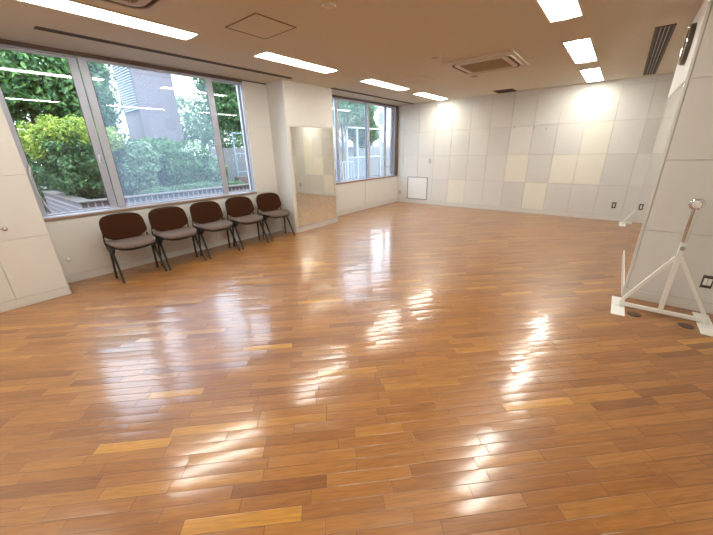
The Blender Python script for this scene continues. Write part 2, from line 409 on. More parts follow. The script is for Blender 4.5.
# baseboards
def baseb(name, segs):
    mb = MB()
    for a, b in segs: mb.box((*a, 0), (*b, BH-.004))
    struct(mb.build(name, 'base', bevel=.003))
T = .014
baseb('baseboard_left', [((XP, YB), (XP+T, Y1+T)), ((XW, Y1), (XP+T, Y1+T)), ((XW, Y1+T), (XW+T, Y2-T)), ((XW, Y2-T), (XP+T, Y2)), ((XP, Y2), (XP+T, Y3+T)), ((XW, Y3), (XP, Y3+T)), ((XW, Y3+T), (XW+T, YD-T))])
baseb('baseboard_far', [((XW, YD-T), (XRW, YD))])
baseb('baseboard_right', [((XR-T, YC-T), (XRW, YC)), ((XR-T, YC), (XR, YE+T)), ((XR, YE), (XRW, YE+T)), ((XRW-T, YE+T), (XRW, YD-T)), ((XRW-T, YB), (XRW, YC-T))])
baseb('baseboard_back', [((XP+T, YB), (XRW-T, YB+T))])

# ------------------------------------------------------------------ windows
def make_window(name, y0, y1, z0, z1, stiles, panes, jamb=None):
    root = struct(empty(name, (XW, y0, z0)))
    o = (-XW, -y0, -z0)
    def B(mb, a, b, m=None): mb.box(tuple(a[i]+o[i] for i in range(3)), tuple(b[i]+o[i] for i in range(3)), m)
    xa, xb = XW-.16, XW-.035
    mb = MB()                                  # outer frame
    B(mb, (xa, y0, z0), (xb, y1, z0+.014)); B(mb, (xa, y0, z1-.012), (xb, y1, z1)); B(mb, (xa, y0, z0), (xb, y0+.02, z1)); B(mb, (xa, y1-.012, z0), (xb, y1, z1))
    struct(mb.build('window_frame', 'alu', root, bevel=.003))
    mb = MB(); B(mb, (XW-.03, y0, z0), (XW-.002, y1, z0+.012)); struct(mb.build('sill_lip', 'alu', root, bevel=.002))
    mb = MB(); B(mb, (XW-.2, y0, z0-.028), (XW+.022, y1, z0)); struct(mb.build('window_sill', 'wood_brown', root, bevel=.003))
    mb = MB(); B(mb, (XW-.2, y0, z1), (XW+.004, y1, H-.032)); struct(mb.build('window_header', 'wood_dark', root, bevel=.002))
    for (ya, yb, x, gm) in panes:              # sliding sashes
        mb = MB(); w_ = .083; wr = .020 if yb > 3.5 and yb < 3.6 else w_; xs0, xs1 = x-.014, x+.014
        B(mb, (xs0, ya, z0+.014), (xs1, ya+w_, z1-.012)); B(mb, (xs0, yb-wr, z0+.014), (xs1, yb, z1-.012))
        B(mb, (xs0, ya+w_, z0+.014), (xs1, yb-wr, z0+.036)); B(mb, (xs0, ya+w_, z1-.032), (xs1, yb-wr, z1-.012))
        s = struct(mb.build('window_sash', 'alu', root, bevel=.002))
        mb = MB(); B(mb, (x-.003, ya+w_, z0+.036), (x+.003, yb-wr, z1-.032)); struct(mb.build('window_glass', gm, s))
        mb = MB()
        for yy in (ya+w_, yb-wr-.006): B(mb, (x+.003, yy, z0+.036), (x+.010, yy+.006, z1-.032))
        struct(mb.build('gasket', 'alu_dark', s))
    for (ya, yb) in stiles:                    # fixed mullions
        mb = MB(); B(mb, (xa, ya, z0+.014), (xb, yb, z1-.012)); struct(mb.build('mullion', 'alu', root, bevel=.003))
    if jamb:
        mb = MB(); B(mb, (XW-.2, y1, z0-.028), (XW+.02, jamb, H-.032)); struct(mb.build('window_jamb', 'wood_dark', root, bevel=.003))
    return root, o
xi, xo = XW-.060, XW-.100
w1, o1 = make_window('window_1', Y1+.0, 3.53, .828, 2.62, [], [(.55, 1.362, xo, 'glass'), (1.366, 3.00, xi, 'glass_hazy'), (2.955, 3.52, xo, 'glass')])
w2, o2 = make_window('window_2', Y3+.02, 8.42, .788, 2.628, [], [(5.28, 5.98, xi, 'glass_hazy'), (5.90, 7.16, xo, 'glass_hazy'), (7.10, 7.98, xi, 'glass'), (7.92, 8.40, xo, 'glass')], YD-.008)
def latch(root, y, z, x=XW-.046):
    mb = MB(); mb.box((x-XW-.002, y-root.location.y-.014, z-root.location.z-.05), (x-XW+.008, y-root.location.y+.014, z-root.location.z+.05))
    o = struct(mb.build('latch_plate', 'steel', root, bevel=.003))
    mb = MB(); mb.tube([(x-XW+.014, y-root.location.y, z-root.location.z+.03), (x-XW+.03, y-root.location.y-.01, z-root.location.z), (x-XW+.032, y-root.location.y-.02, z-root.location.z-.07)], [.009, .009, .006], 8)
    struct(mb.build('latch_lever', 'white_plastic', o, smooth=True))
latch(w1, 1.305, 1.50)
latch(w1, .63, 1.38, XW-.086)
latch(w2, 7.12, 1.45); latch(w2, 5.93, 1.40, XW-.04)

# trim round the ceiling beside the windows
struct(MB().box((XW, Y1, H-.032), (XW+.012, Y2, H-.012)).build('trim_1', 'wood_dark'))
struct(MB().box((XW, Y3, H-.032), (XW+.012, YD-.008, H-.012)).build('trim_2', 'wood_dark'))

# ------------------------------------------------------------------ ceiling lights
def make_light(loc):
    t = empty('ceiling_light', loc)
    L, Wd, dp = 1.34, .285, .028
    mb = MB(); f = .016
    a, b, c, d = -Wd/2, Wd/2, -L/2, L/2
    mb.box((a, c, -.014), (a+f, d, 0)); mb.box((b-f, c, -.014), (b, d, 0)); mb.box((a+f, c, -.014), (b-f, c+f, 0)); mb.box((a+f, d-f, -.014), (b-f, d, 0))
    mb.build('frame', 'white_metal', t, bevel=.002)
    mb = MB()                                  # shallow bowed diffuser
    n = 8
    prof = [(a+f+(b-a-2*f)*i/n, -.003-.012*math.sin(PI*i/n)) for i in range(n+1)]
    vs = [(x, y, z) for y in (c+f, d-f) for x, z in prof]; k = n+1
    mb.add(vs, [(i, i+1, k+i+1, k+i) for i in range(n)])
    mb.add([(a+f, c+f, -.002), (b-f, c+f, -.002), (b-f, d-f, -.002), (a+f, d-f, -.002)], [(0, 1, 2, 3)])
    df = mb.build('diffuser', 'lamp', t, smooth=True)
    mb = MB().tube([(0, c+.06, -.0165), (0, d-.06, -.0165)], .008, 8)
    mb.build('light_tube', 'tube', df, smooth=True)
    return t
rows = [('left row by the windows', -3.78), ('right row', -.69)]
ys = [-3.62+.67, -1.45+.67, .70+.67, 2.86+.67, 5.05+.67, 6.97+.67]  # first two rows are unseen, added behind the camera to brighten near walls
proto = None
ltxt = {
 ('L', 2): 'long fluorescent ceiling light of the window row, cut by the top left of the photo',
 ('L', 3): 'fluorescent ceiling light of the window row just beyond the square ceiling hatch',
 ('L', 4): 'fluorescent ceiling light of the window row level with the second window',
 ('L', 5): 'farthest fluorescent ceiling light of the window row, close to the far wall corner',
 ('R', 3): 'wide fluorescent ceiling light of the right row, cut by the top of the photo',
 ('R', 4): 'middle fluorescent ceiling light of the three in the right row',
 ('R', 5): 'farthest fluorescent ceiling light of the right row, almost touching the far wall',
 ('L', 0): 'added unseen ceiling fill light of the window row at the back wall behind the camera',
 ('R', 0): 'added unseen ceiling fill light of the right row at the back wall behind the camera',
 ('L', 1): 'added unseen ceiling fill light of the window row behind the camera',
 ('R', 1): 'added unseen ceiling fill light of the right row well behind the camera',
 ('R', 2): 'fluorescent ceiling light of the right row directly over the camera side',
}
for rn, (side, x) in zip('LR', rows):
    for i, y in enumerate(ys):
        if proto is None: t = proto = make_light((x, y, H))
        else: t = copy_tree(proto); t.location = (x, y, H)
        tag(t, ltxt[(rn, i)], 'ceiling light', 'recessed fluorescent ceiling lights')

# ------------------------------------------------------------------ ceiling fittings
def rsq(w_, r, n=6):
    pts = []
    for cx, cy, a0 in ((1, 1, 0), (-1, 1, 90), (-1, -1, 180), (1, -1, 270)):
        for k in range(n+1):
            a = math.radians(a0+90*k/n); pts.append((cx*(w_-r)+r*math.cos(a), cy*(w_-r)+r*math.sin(a)))
    return pts
def make_cassette(loc, label):
    t = empty('ceiling_cassette', loc, label, 'air conditioner', 'ceiling air conditioner cassettes')
    w_ = .475
    mb = MB().prism(rsq(w_, .02), -.026, 0); mb.build('panel', 'ac_panel', t, bevel=.006)
    # raised rounded ring and dark outlet slots
    def ring(a, b, r1, r2, z0, z1, m, nm, par):
        A, B = rsq(a, r1), rsq(b, r2); n = len(A)
        vs = [(x, y, z0) for x, y in A]+[(x, y, z0) for x, y in B]+[(x, y, z1) for x, y in A]+[(x, y, z1) for x, y in B]
        fs = []
        for k in range(n):
            j = (k+1) % n
            fs += [(k, j, n+j, n+k), (2*n+k, 2*n+j, 3*n+j, 3*n+k), (k, j, 2*n+j, 2*n+k), (n+k, n+j, 3*n+j, 3*n+k)]
        q = MB(); q.add(vs, fs); return q.build(nm, m, par, smooth=True)
    ring(.405, .365, .13, .10, -.032, -.024, 'slot', 'air_outlet', t)
    ring(.425, .405, .15, .13, -.042, -.024, 'ac_panel', 'outlet_rim', t)
    ring(.365, .30, .10, .03, -.040, -.024, 'ac_panel', 'grille_surround', t)
    g = MB().box((-.295, -.295, -.034), (.295, .295, -.026)).build('intake_grille', 'ac_grille', t)
    s = MB()
    for k in range(23): s.box((-.29, -.28+k*.0255-.004, -.042), (.29, -.28+k*.0255+.004, -.0345))
    s.build('grille_slats', 'ac_grille', g)
    return t
make_cassette((-1.83, 5.42, H), 'square ceiling air conditioner cassette with tan grille between the two rows of lights')
make_cassette((-2.96, 1.02, H), 'ceiling air conditioner cassette whose corner shows at the top edge left of the photo')

def slot(y0, y1, x, label):
    t = empty('slot_diffuser', (x, (y0+y1)/2, H), label, 'air vent', 'long slot diffusers above the windows')
    h = (y1-y0)/2
    MB().box((-.046, -h, -.006), (-.036, h, 0)).box((.036, -h, -.006), (.046, h, 0)).box((-.036, -h, -.006), (.036, -h+.01, 0)).box((-.036, h-.01, -.006), (.036, h, 0)).build('frame', 'slot_brown', t)
    MB().box((-.036, -h+.01, -.003), (.036, h-.01, 0)).build('slot_recess', 'slot', t)
    MB().box((-.004, -h+.01, -.006), (.004, h-.01, -.0032)).build('slot_vane', 'slot_brown', t)
slot(.93, 4.08, -4.60, 'long thin dark slot diffuser in the ceiling along the big window')
slot(5.22, 8.46, -4.72, 'long thin dark slot diffuser in the ceiling along the farther window')

def hatch(x0, x1, y0, y1, label, bright=.0):
    t = empty('access_hatch', ((x0+x1)/2, (y0+y1)/2, H), label, 'ceiling hatch', 'square ceiling access hatches')
    a, b = (x1-x0)/2, (y1-y0)/2; f = .014
    MB().box((-a, -b, -.006), (-a+f, b, 0)).box((a-f, -b, -.006), (a, b, 0)).box((-a+f, -b, -.006), (a-f, -b+f, 0)).box((-a+f, b-f, -.006), (a-f, b, 0)).build('frame', 'hatch_line' if bright == 0 else 'offwhite', t)
    MB().box((-a+f+.002, -b+f+.002, -.004), (a-f-.002, b-f-.002, 0)).build('hatch_panel', 'ceiling', t)
    MB().lathe([(.012, -.006), (.012, -.004)], 12, c=(a-.05, -b+.05, 0)).build('hatch_latch', 'steel', t)
hatch(-3.30, -2.79, 2.12, 2.60, 'square ceiling access hatch with a brown outline right of the nearest window row lights')
hatch(-3.32, -2.90, 5.45, 5.98, 'faint pale ceiling access hatch left of the round ceiling speakers', 1)

def disc(name, x, y, r, label, cat, holes=True, group=None):
    t = empty(name, (x, y, H), label, cat, group)
    MB().lathe([(r, 0), (r, -.006), (r*.90, -.014), (r*.72, -.012)], 28).build('rim', 'offwhite', t, smooth=True)
    MB().lathe([(r*.71, -.0115), (r*.66, -.013), (.004, -.018)], 28).build('cover', 'ac_grille' if holes else 'offwhite', t, smooth=True)
disc('ceiling_speaker', -2.24, 4.58, .085, 'round ceiling speaker just before the air conditioner', 'ceiling speaker', True, 'round ceiling speakers')
disc('ceiling_speaker', -2.27, 6.17, .085, 'round ceiling speaker just past the air conditioner, toward the far wall', 'ceiling speaker', True, 'round ceiling speakers')
disc('smoke_detector', -2.21, 2.45, .06, 'small pale round smoke detector at the top middle of the photo', 'smoke detector', False)
disc('ceiling_sprinkler', -3.77, 4.57, .035, 'small round fitting between two lights of the window row', 'sprinkler', False)

t = empty('ceiling_vent', (-2.30, 8.2, H), 'small dark rectangular ceiling vent near the far wall', 'air vent')
MB().box((-.20, -.2, -.008), (.20, -.18, 0)).box((-.20, .18, -.008), (.20, .2, 0)).box((-.20, -.18, -.008), (-.18, .18, 0)).box((.18, -.18, -.008), (.20, .18, 0)).build('frame', 'slot_brown', t)
MB().box((-.18, -.18, -.003), (.18, .18, 0)).build('vent_recess', 'slot', t)
q = MB()
for k in range(9): q.box((-.18, -.165+k*.04, -.008), (.18, -.155+k*.04, -.0035))
q.build('slats', 'slot_brown', t)

t = empty('linear_vent', (.09, 6.75, H), 'long dark linear ceiling vent beside the column on the right', 'air vent')
q = MB(); a, b = .085, 1.57
q.box((-a, -b, -.010), (-a+.022, b, 0)).box((a-.022, -b, -.010), (a, b, 0)).box((-a+.022, -b, -.010), (a-.022, -b+.02, 0)).box((-a+.022, b-.02, -.010), (a-.022, b, 0)).box((-a+.022, .12, -.010), (a-.022, .15, 0))
q.build('frame', 'slot_brown', t)
MB().box((-a+.022, -b+.02, -.003), (a-.022, .12, 0)).box((-a+.022, .15, -.003), (a-.022, b-.02, 0)).build('vent_recess', 'slot', t)
q = MB()
for x in (-.034, 0, .034):
    q.box((x-.003, -b+.02, -.010), (x+.003, .12, -.0035)); q.box((x-.003, .15, -.010), (x+.003, b-.02, -.0035))
q.build('vanes', 'steel', t)

# ------------------------------------------------------------------ mirrors
t = empty('wall_mirror', (XP+.004, 4.64, .11), 'tall frameless mirror on the left pillar between the two windows', 'mirror')
MB().box((0, -.56, 0), (.014, .56, 1.83)).build('mirror_pane', 'mirror', t, bevel=.002)
MB().box((0, -.57, -.012), (.018, .57, -.001)).build('bottom_rail', 'alu', t)
for y in (-.5675, .5675): MB().box((0, y-.0065, 0), (.016, y+.0065, 1.83)).build('side_strip', 'offwhite', t)
t = empty('wall_mirror', (XR, (YC+YE)/2, .11), 'tall mirror seen edge-on on the narrow side of the right column below the clock', 'mirror')
hl = (YE-YC)/2-.02
MB().box((-.010, -hl, 0), (0, hl, 1.885)).build('mirror_pane', 'mirror', t, bevel=.001)
MB().box((-.016, -hl, -.012), (0, hl, -.001)).build('bottom_rail', 'white_metal', t)

# ------------------------------------------------------------------ wall fittings
def plate(name, loc, face, w_, h_, label, cat, kind='outlet', group=None):
    """face: '-y' or '+x'"""
    t = empty(name, loc, label, cat, group)
    if face == '+x': t.rotation_euler = (0, 0, PI/2)
    MB().box((-w_/2, -.008, -h_/2), (w_/2, 0, h_/2)).build('cover_plate', 'plate_dark' if kind != 'pale' else 'steel', t, bevel=.003)
    if kind == 'switch':
        for s in (-1, 1):
            MB().box((s*.014-.0125, -.013, -.033), (s*.014+.0125, -.008, .033)).build('switch_rocker', 'white_plastic', t, bevel=.002)
    elif kind == 'outlet':
        MB().box((-.012, -.011, -.033), (.012, -.008, .033)).build('socket', 'white_plastic', t, bevel=.001)
    else:
        for z in (-.022, .022):
            MB().box((-.012, -.012, z-.015), (.012, -.008, z+.015)).build('socket', 'offwhite', t, bevel=.001)
plate('light_switch', (.845, YC-.008, .30), '-y', .075, .12, 'double switch with dark plate low on the right column behind the barre stand', 'switch', 'switch')
plate('wall_outlet', (.075, YD-.008, .32), '-y', .07, .12, 'wall outlet with dark plate low on the far wall toward the right column', 'outlet')
plate('wall_outlet', (-5.10, YD-.008, .29), '-y', .07, .115, 'pale steel wall outlet in the far left corner beside the white access panel', 'outlet', 'pale')
plate('light_switch', (-4.15, YD-.008, 1.19), '-y', .07, .12, 'small steel wall switch on the far wall above and right of the white access panel', 'switch', 'pale')

t = empty('utility_hatch', (-4.51, YD-.008, .44), 'white square access panel with grey violet frame low on the far wall', 'access panel')
a, b = .325, .32
MB().box((-a, -.014, -b), (-a+.02, 0, b)).box((a-.02, -.014, -b), (a, 0, b)).box((-a+.02, -.014, -b), (a-.02, 0, -b+.02)).box((-a+.02, -.014, b-.02), (a-.02, 0, b)).build('frame', 'frame_violet', t)
MB().box((-a+.022, -.008, -b+.022), (a-.022, 0, b-.022)).build('door', 'white_plastic', t)

t = empty('wall_clock', (XR-.008, 4.68, 2.365), 'round wall clock with dark rim seen edge-on near the ceiling on the right column', 'clock')
R0 = .165
MB().lathe([(R0, 0), (R0, -.028), (R0-.008, -.036), (R0-.022, -.036), (R0-.022, -.028)], 40, 'x').build('case', 'plate_dark', t, smooth=True)
MB().lathe([(R0-.022, -.024), (R0-.022, -.027), (.002, -.027)], 40, 'x').build('dial', 'clock_face', t)
MB().tube([(-.037, (R0-.011)*math.cos(2*PI*k/40), (R0-.011)*math.sin(2*PI*k/40)) for k in range(40)], .005, 8, closed=True).build('chrome_ring', 'chrome', t, smooth=True)
for k in range(12):
    c_, s_ = math.cos(k*PI/6), math.sin(k*PI/6); MB().bar((-.029, .105*c_, .105*s_), (-.029, .125*c_, .125*s_), .003, .006).build('hour_mark', 'black', t)
MB().bar((-.030, 0, 0), (-.030, .05, .055), .003, .010).build('hour_hand', 'black', t)
MB().bar((-.033, 0, 0), (-.033, -.03, .10), .003, .007).build('minute_hand', 'black', t)

t = empty('door_holder', (XP+.008, .225, .84), 'small chrome knob holder on the near left pillar', 'hook')
MB().lathe([(.022, 0), (.022, .004), (.008, .006), (.008, .04), (.014, .042), (.014, .055), (.004, .058)], 16, 'x').build('knob', 'chrome', t, smooth=True)
MB().box((0, -.075, -.006), (.003, -.022, .006)).build('scuff_plate', 'steel', t)
t = MB().lathe([(.024, 0), (.024, .006), (.014, .016), (.003, .018)], 20, 'x', c=(0, 0, 0)).build('wall_bumper', 'white_plastic', None, smooth=True, loc=(XW+.008, .665, .30))
tag(t, 'small white round cap low on the wall beside the near left pillar', 'wall cap')
for x, z, d in [(-2.08, 1.93, 'left'), (-1.66, 1.90, 'middle'), (-1.42, 1.86, 'right')]:
    t = MB().box((-.012, -.006, -.02), (.012, 0, .02)).tube([(0, -.006, .005), (0, -.03, 0), (0, -.032, .018)], .004, 6).build('wall_hook', 'steel', None, loc=(x, YD-.0085, z))
    tag(t, 'tiny metal hook high on the far wall, %smost of three' % d if d != 'middle' else 'tiny metal hook high on the far wall, middle of three', 'hook', 'tiny hooks on the far wall')

t = empty('hanging_cord', (XW-.03, .60, 1.36), 'thin pale cord hanging beside the big window latch at the near pillar', 'cord')
MB().tube([(0, 0, 0), (.01, .012, -.2), (.03, .05, -.40), (.035, .085, -.47), (.03, .05, -.50), (.01, .02, -.46)], .004, 6).build('cord', 'offwhite', t, smooth=True)

# floor caps beside the barre stand
cap = None
for x, y, lb in [(.385, 3.66, 'dark round floor cap beside the left foot plate of the near barre stand'), (.735, 3.655, 'dark round floor cap under the middle right of the near barre stand')]:
    if cap is None:
        cap = t = empty('floor_cap', (x, y, 0))
        r_ = MB().lathe([(.055, 0), (.055, .003), (.048, .004)], 28).build('cap_rim', 'plate_dark', t)
        MB().lathe([(.047, .0042), (.046, .0055), (.004, .006)], 28).build('cap_disc', 'cap_dark', t)
    else:
        t = copy_tree(cap); t.location = (x, y, 0)
    tag(t, lb, 'floor cap', 'floor caps by the column')

# ------------------------------------------------------------------ barre stands
def make_stand(loc, label):
    t = empty('barre_stand', loc, label, 'barre stand', 'portable ballet barre stands')
    for s in (-1, 1):
        q = MB().box((s*.30-.052, -.235, 0), (s*.30+.052, .235, .006)); q.build('foot_plate', 'white_metal', t, bevel=.002)
    MB().box((-.30, -.017, .018), (.30, .017, .050)).box((-.325, -.017, .0065), (-.275, .017, .018)).box((.275, -.017, .0065), (.325, .017, .018)).build('base_rail', 'white_metal', t, bevel=.003)
    for s in (-1, 1):
        MB().bar((s*.295, 0, .052), (s*.018, 0, .56), .028, .028).build('brace', 'white_metal', t, bevel=.003)
    MB().box((-.017, -.017, .051), (.017, .017, .70)).build('post', 'white_metal', t, bevel=.003)
    MB().tube([(0, 0, .701), (0, 0, .985)], .020, 18).build('telescopic_tube', 'chrome', t, smooth=True)
    k = MB().lathe([(.010, -.03), (.010, -.045), (.019, -.047), (.019, -.062), (.008, -.064)], 14, 'y', c=(0, .013, .655)).build('clamp_knob', 'steel', t, smooth=True)
    MB().tube([(0, .030*math.cos(2*PI*j/24)*0+.0, 0) if False else (.034*math.cos(2*PI*j/24), 0, 1.025+.034*math.sin(2*PI*j/24)) for j in range(24)], .016, 10, closed=True, sy=1.0).build('barre_ring', 'chrome', t, smooth=True)
    MB().lathe([(.024, -.022), (.028, -.018), (.028, .018), (.024, .022)], 20, 'y', c=(0, 0, 1.025)).build('ring_bush', 'white_plastic', t, smooth=True)
    MB().tube([(0, 0, 1.058), (0, 0, 1.082)], .009, 10).build('ring_screw', 'white_plastic', t, smooth=True)
    return t
st = make_stand((.565, 3.79, 0), 'white triangular portable ballet barre stand in front of the right column')
s2 = copy_tree(st); s2.location = (.58, 8.20, 0)
tag(s2, 'far white barre stand near the far wall, mostly hidden behind the right column', 'barre stand', 'portable ballet barre stands')

# ------------------------------------------------------------------ chairs
def blob(mb, f, nu=26, nr=7, nn=3.0, ex=1.0, thick=.03):
    """padded super-elliptic cushion, f(a, b, c): a,b in -1..1 plan, c = thickness coordinate"""
    rings = []
    for side in (1, -1):
        for ir in range(nr+1):
            r = ir/nr
            ring = []
            for k in range(nu*2):
                th = PI*k/nu
                c_, s_ = math.cos(th), math.sin(th)
                d = (abs(c_)**nn+abs(s_)**nn)**(-1/nn)
                rr = math.sin(r*PI/2)
                h = math.cos(r*PI/2)**.55 if r < 1 else 0
                ring.append(f(c_*d*rr, s_*d*rr, side*thick/2*h))
            rings.append(ring)
    n = nu*2
    top, bot = rings[1:nr+1], rings[nr+2:2*nr+2]
    seq = [rings[0][:1]] 
    vs = [rings[0][0]]; fs = []
    for R_ in top: vs += R_
    for k in range(n): fs.append((0, 1+k, 1+(k+1) % n))
    for i in range(nr-1):
        a, b = 1+i*n, 1+(i+1)*n
        for k in range(n): fs.append((a+k, b+k, b+(k+1) % n, a+(k+1) % n))
    base = len(vs); edge = 1+(nr-1)*n
    vs.append(rings[nr+1][0])
    for R_ in bot[:-1]: vs += R_
    for k in range(n): fs.append((base, base+1+(k+1) % n, base+1+k))
    for i in range(nr-2):
        a, b = base+1+i*n, base+1+(i+1)*n
        for k in range(n): fs.append((a+k, a+(k+1) % n, b+(k+1) % n, b+k))
    a = base+1+(nr-2)*n
    for k in range(n): fs.append((a+k, a+(k+1) % n, edge+(k+1) % n, edge+k))
    mb.add(vs, fs)
    return mb

def make_chair(loc):
    t = empty('stacking_chair', loc)
    # backrest: curved, leaning back; a = sideways, b = up
    def back(off, sc_):
        def f(a, b, c):
            a = max(-1, min(1, a*(1+.13*abs(a)**3*max(0, -b)))); wd = .252*sc_*(1 - .035*max(b, 0) + .0*a)
            y = a*wd
            z = .648 + b*.155*sc_ - .022*(1-a*a)*max(0, -b) + .012*a*a*max(0, -b)
            x = -.125 - (z-.47)*.27 + .45*y*y + off + c
            return (x, y, z)
        return f
    # the shell sits behind the cushion, a little larger
    blob(MB(), back(0.0, .985), 26, 7, 3.5, thick=.034).build('backrest', 'fabric_brown', t, smooth=True)
    blob(MB(), back(-.020, 1.0), 26, 7, 3.5, thick=.018).build('back_shell', 'black', t, smooth=True)
    # seat
    def seat(dz, sc_):
        def f(a, b, c):
            x = .0 + b*.222*sc_; y = a*(.256 - .008*b)*sc_
            z = .452 + dz + c + .016*a*a - .030*max(0, b-.35)**2/.42 + .012*max(0, -b)**2
            return (x, y, z)
        return f
    blob(MB(), seat(0, 1.0), 26, 7, 3.6, thick=.058).build('seat', 'fabric_taupe', t, smooth=True)
    blob(MB(), seat(-.030, .965), 26, 7, 3.6, thick=.022).build('seat_shell', 'black', t, smooth=True)
    for s in (-1, 1):
        # A-shaped side legs: front and rear, flat oval tube
        y0 = s*.236
        for (xt, xf, nm) in ((-.005, .195, 'leg'), (-.050, -.09, 'leg')):
            L = MB().tube([(xt, y0, .415), (xt+(xf-xt)*.10, y0+s*.004, .375), (xf, s*.250, .012)], [.0155, .015, .0125], 12, sy=1.2)
            lg = L.build(nm, 'black_metal', t, smooth=True)
            MB().lathe([(.014, 0), (.015, .004), (.013, .016)], 12, c=(xf, s*.250, 0)).build('foot_glide', 'black', lg, smooth=True)
        # hub joining the legs, seat and back upright
        MB().prism([(-.14, .375), (-.10, .350), (.03, .345), (.075, .385), (.13, .425), (-.18, .425)], y0-.015, y0+.015, f=lambda x, z, y: (x, y, z)).build('leg_hub', 'black', t, bevel=.006)
        MB().tube([(-.10, y0, .42), (-.165, s*.244, .445), (-.168, s*.248, .50), (-.160, s*.240, .575)], [.012, .012, .0105, .009], 10, sy=.7).build('back_bracket', 'black', t, smooth=True)
        b_ = MB().lathe([(.010, 0), (.010, .004), (.005, .007)], 12, 'x', c=(-.150, s*.247, .512)).build('chrome_bolt', 'chrome', t, smooth=True)
        b_['label'] = 'chrome bolt'
    MB().tube([(-.02, -.228, .402), (-.02, .228, .402)], .010, 10).build('cross_bar', 'black_metal', t, smooth=True)
    return t
cx = -4.81
cys = [1.28, 1.84, 2.425, 3.015, 3.62]
ctext = ['brown and taupe stacking chair nearest the near left pillar, first of the row',
         'second brown stacking chair of the row counted from the near left pillar',
         'middle brown stacking chair of the five under the big window',
         'fourth brown stacking chair, between the middle chair and the one by the mirror pillar',
         'brown stacking chair at the far end of the row against the mirror pillar']
ch0 = make_chair((cx, cys[0], 0))
for i, y in enumerate(cys):
    t = ch0 if i == 0 else copy_tree(ch0)
    t.location = (cx+(0, .0, -.02, -.03, -.03)[i], y, 0); t.rotation_euler = (0, 0, math.radians((0, -1, 1, -2, -3)[i]))
    tag(t, ctext[i], 'chair', 'brown stacking chairs under the window')

# ------------------------------------------------------------------ outdoors
struct(MB().box((-60, -20, -.2), (XW-.2, 50, .28)).build('ground_outside', 'paving'))
rng = np.random.default_rng(5)
def foliage(name, mat_, parent, ells, n, size, core=.0, seed=0):
    """leaves on and inside lumpy ellipsoids; ells: (cx,cy,cz,rx,ry,rz)"""
    r = np.random.default_rng(seed)
    vol = np.array([(e[3]*e[4]+e[4]*e[5]+e[3]*e[5]) for e in ells]); vol /= vol.sum()
    idx = r.choice(len(ells), n, p=vol); E_ = np.array(ells)[idx]
    d = r.normal(size=(n, 3)); d /= np.linalg.norm(d, axis=1)[:, None]
    rad = 1 - np.abs(r.normal(size=n))*.16
    lump = 1 + .10*np.sin(d[:, 0]*9+E_[:, 0])+.10*np.sin(d[:, 1]*8+E_[:, 1]*3)+.08*np.sin(d[:, 2]*11)
    p = E_[:, :3]+d*E_[:, 3:]*(rad*lump)[:, None]
    nrm = d+r.normal(size=(n, 3))*.75+np.array([0, 0, .35]); nrm /= np.linalg.norm(nrm, axis=1)[:, None]
    a = np.cross(nrm, r.normal(size=(n, 3))); a /= np.linalg.norm(a, axis=1)[:, None]; b = np.cross(nrm, a)
    s = size*(.6+.8*r.random(n))[:, None]
    v = np.empty((n, 4, 3)); fold = nrm*s*.22
    v[:, 0] = p-a*s; v[:, 1] = p-b*s*.45+fold; v[:, 2] = p+a*s; v[:, 3] = p+b*s*.45+fold
    mb = MB(); mb.v = [tuple(q) for q in v.reshape(-1, 3)]
    mb.f = [(4*i, 4*i+1, 4*i+2, 4*i+3) for i in range(n)]; mb.m = [0]*n
    me = bpy.data.meshes.new(name); me.from_pydata(mb.v, [], mb.f); me.materials.append(M[mat_])
    o = bpy.data.objects.new(name, me); C.objects.link(o); o.parent = parent
    return o
def shrub(loc, ells, n, size, m, label, seed, group='shrubs in the planter', name='shrub', cat='shrub'):
    t = empty(name, loc, label, cat, group)
    foliage('foliage', m, t, ells, n, size, seed=seed)
    q = MB(); R_ = random.Random(seed)
    for k in range(6):
        e = R_.choice(ells); q.tube([(R_.uniform(-.08, .08), R_.uniform(-.08, .08), 0), (e[0]*.4, e[1]*.4, e[2]*.5), (e[0]+R_.uniform(-.2, .2)*e[3], e[1]+R_.uniform(-.3, .3)*e[4], e[2])], [.03, .02, .008], 6)
    q.build('stem', 'bark', t, smooth=True)
    return t
def tree(loc, h, ells, n, size, m, label, seed, r0=.14):
    t = empty('tree', loc, label, 'tree', 'trees outside the windows')
    foliage('foliage', m, t, ells, n, size, seed=seed)
    q = MB(); R_ = random.Random(seed)
    q.tube([(0, 0, 0), (.05, .03, h*.35), (-.04, .05, h*.7), (0, 0, h)], [r0, r0*.85, r0*.6, r0*.3], 10)
    for e in ells: q.tube([(0, .03, h*.45), (e[0]*.5, e[1]*.5, e[2]*.8), (e[0], e[1], e[2])], [r0*.45, r0*.3, .02], 7)
    q.build('trunk', 'bark', t, smooth=True)
    return t

# planter: tiled walls, stone cap, soil
PX, PY0, PY1, PT = -7.0, 1.29, 5.0, .80
t = empty('planter', (PX, PY0, .28), 'raised planter of small square tiles with pale stone cap outside the big window', 'planter')
o = (-PX, -PY0, -.28)
def LB(mb, a, b, off): return mb.box(tuple(a[i]+off[i] for i in range(3)), tuple(b[i]+off[i] for i in range(3)))
q = MB(); LB(q, (PX-.18, PY0, .28), (PX, PY1, PT-.03), o); LB(q, (PX-3.2, PY0, .28), (PX-.18, PY0+.18, PT-.03), o); q.build('tiled_wall', 'tile', t)
q = MB(); LB(q, (PX-.22, PY0-.02, PT-.03), (PX+.02, PY1, PT), o); LB(q, (PX-3.2, PY0-.02, PT-.03), (PX-.22, PY0+.20, PT), o); q.build('stone_cap', 'stone', t, bevel=.008)
q = MB(); LB(q, (PX-3.2, PY0+.19, .28), (PX-.19, PY1, PT-.10), o); q.build('soil', 'soil', t)

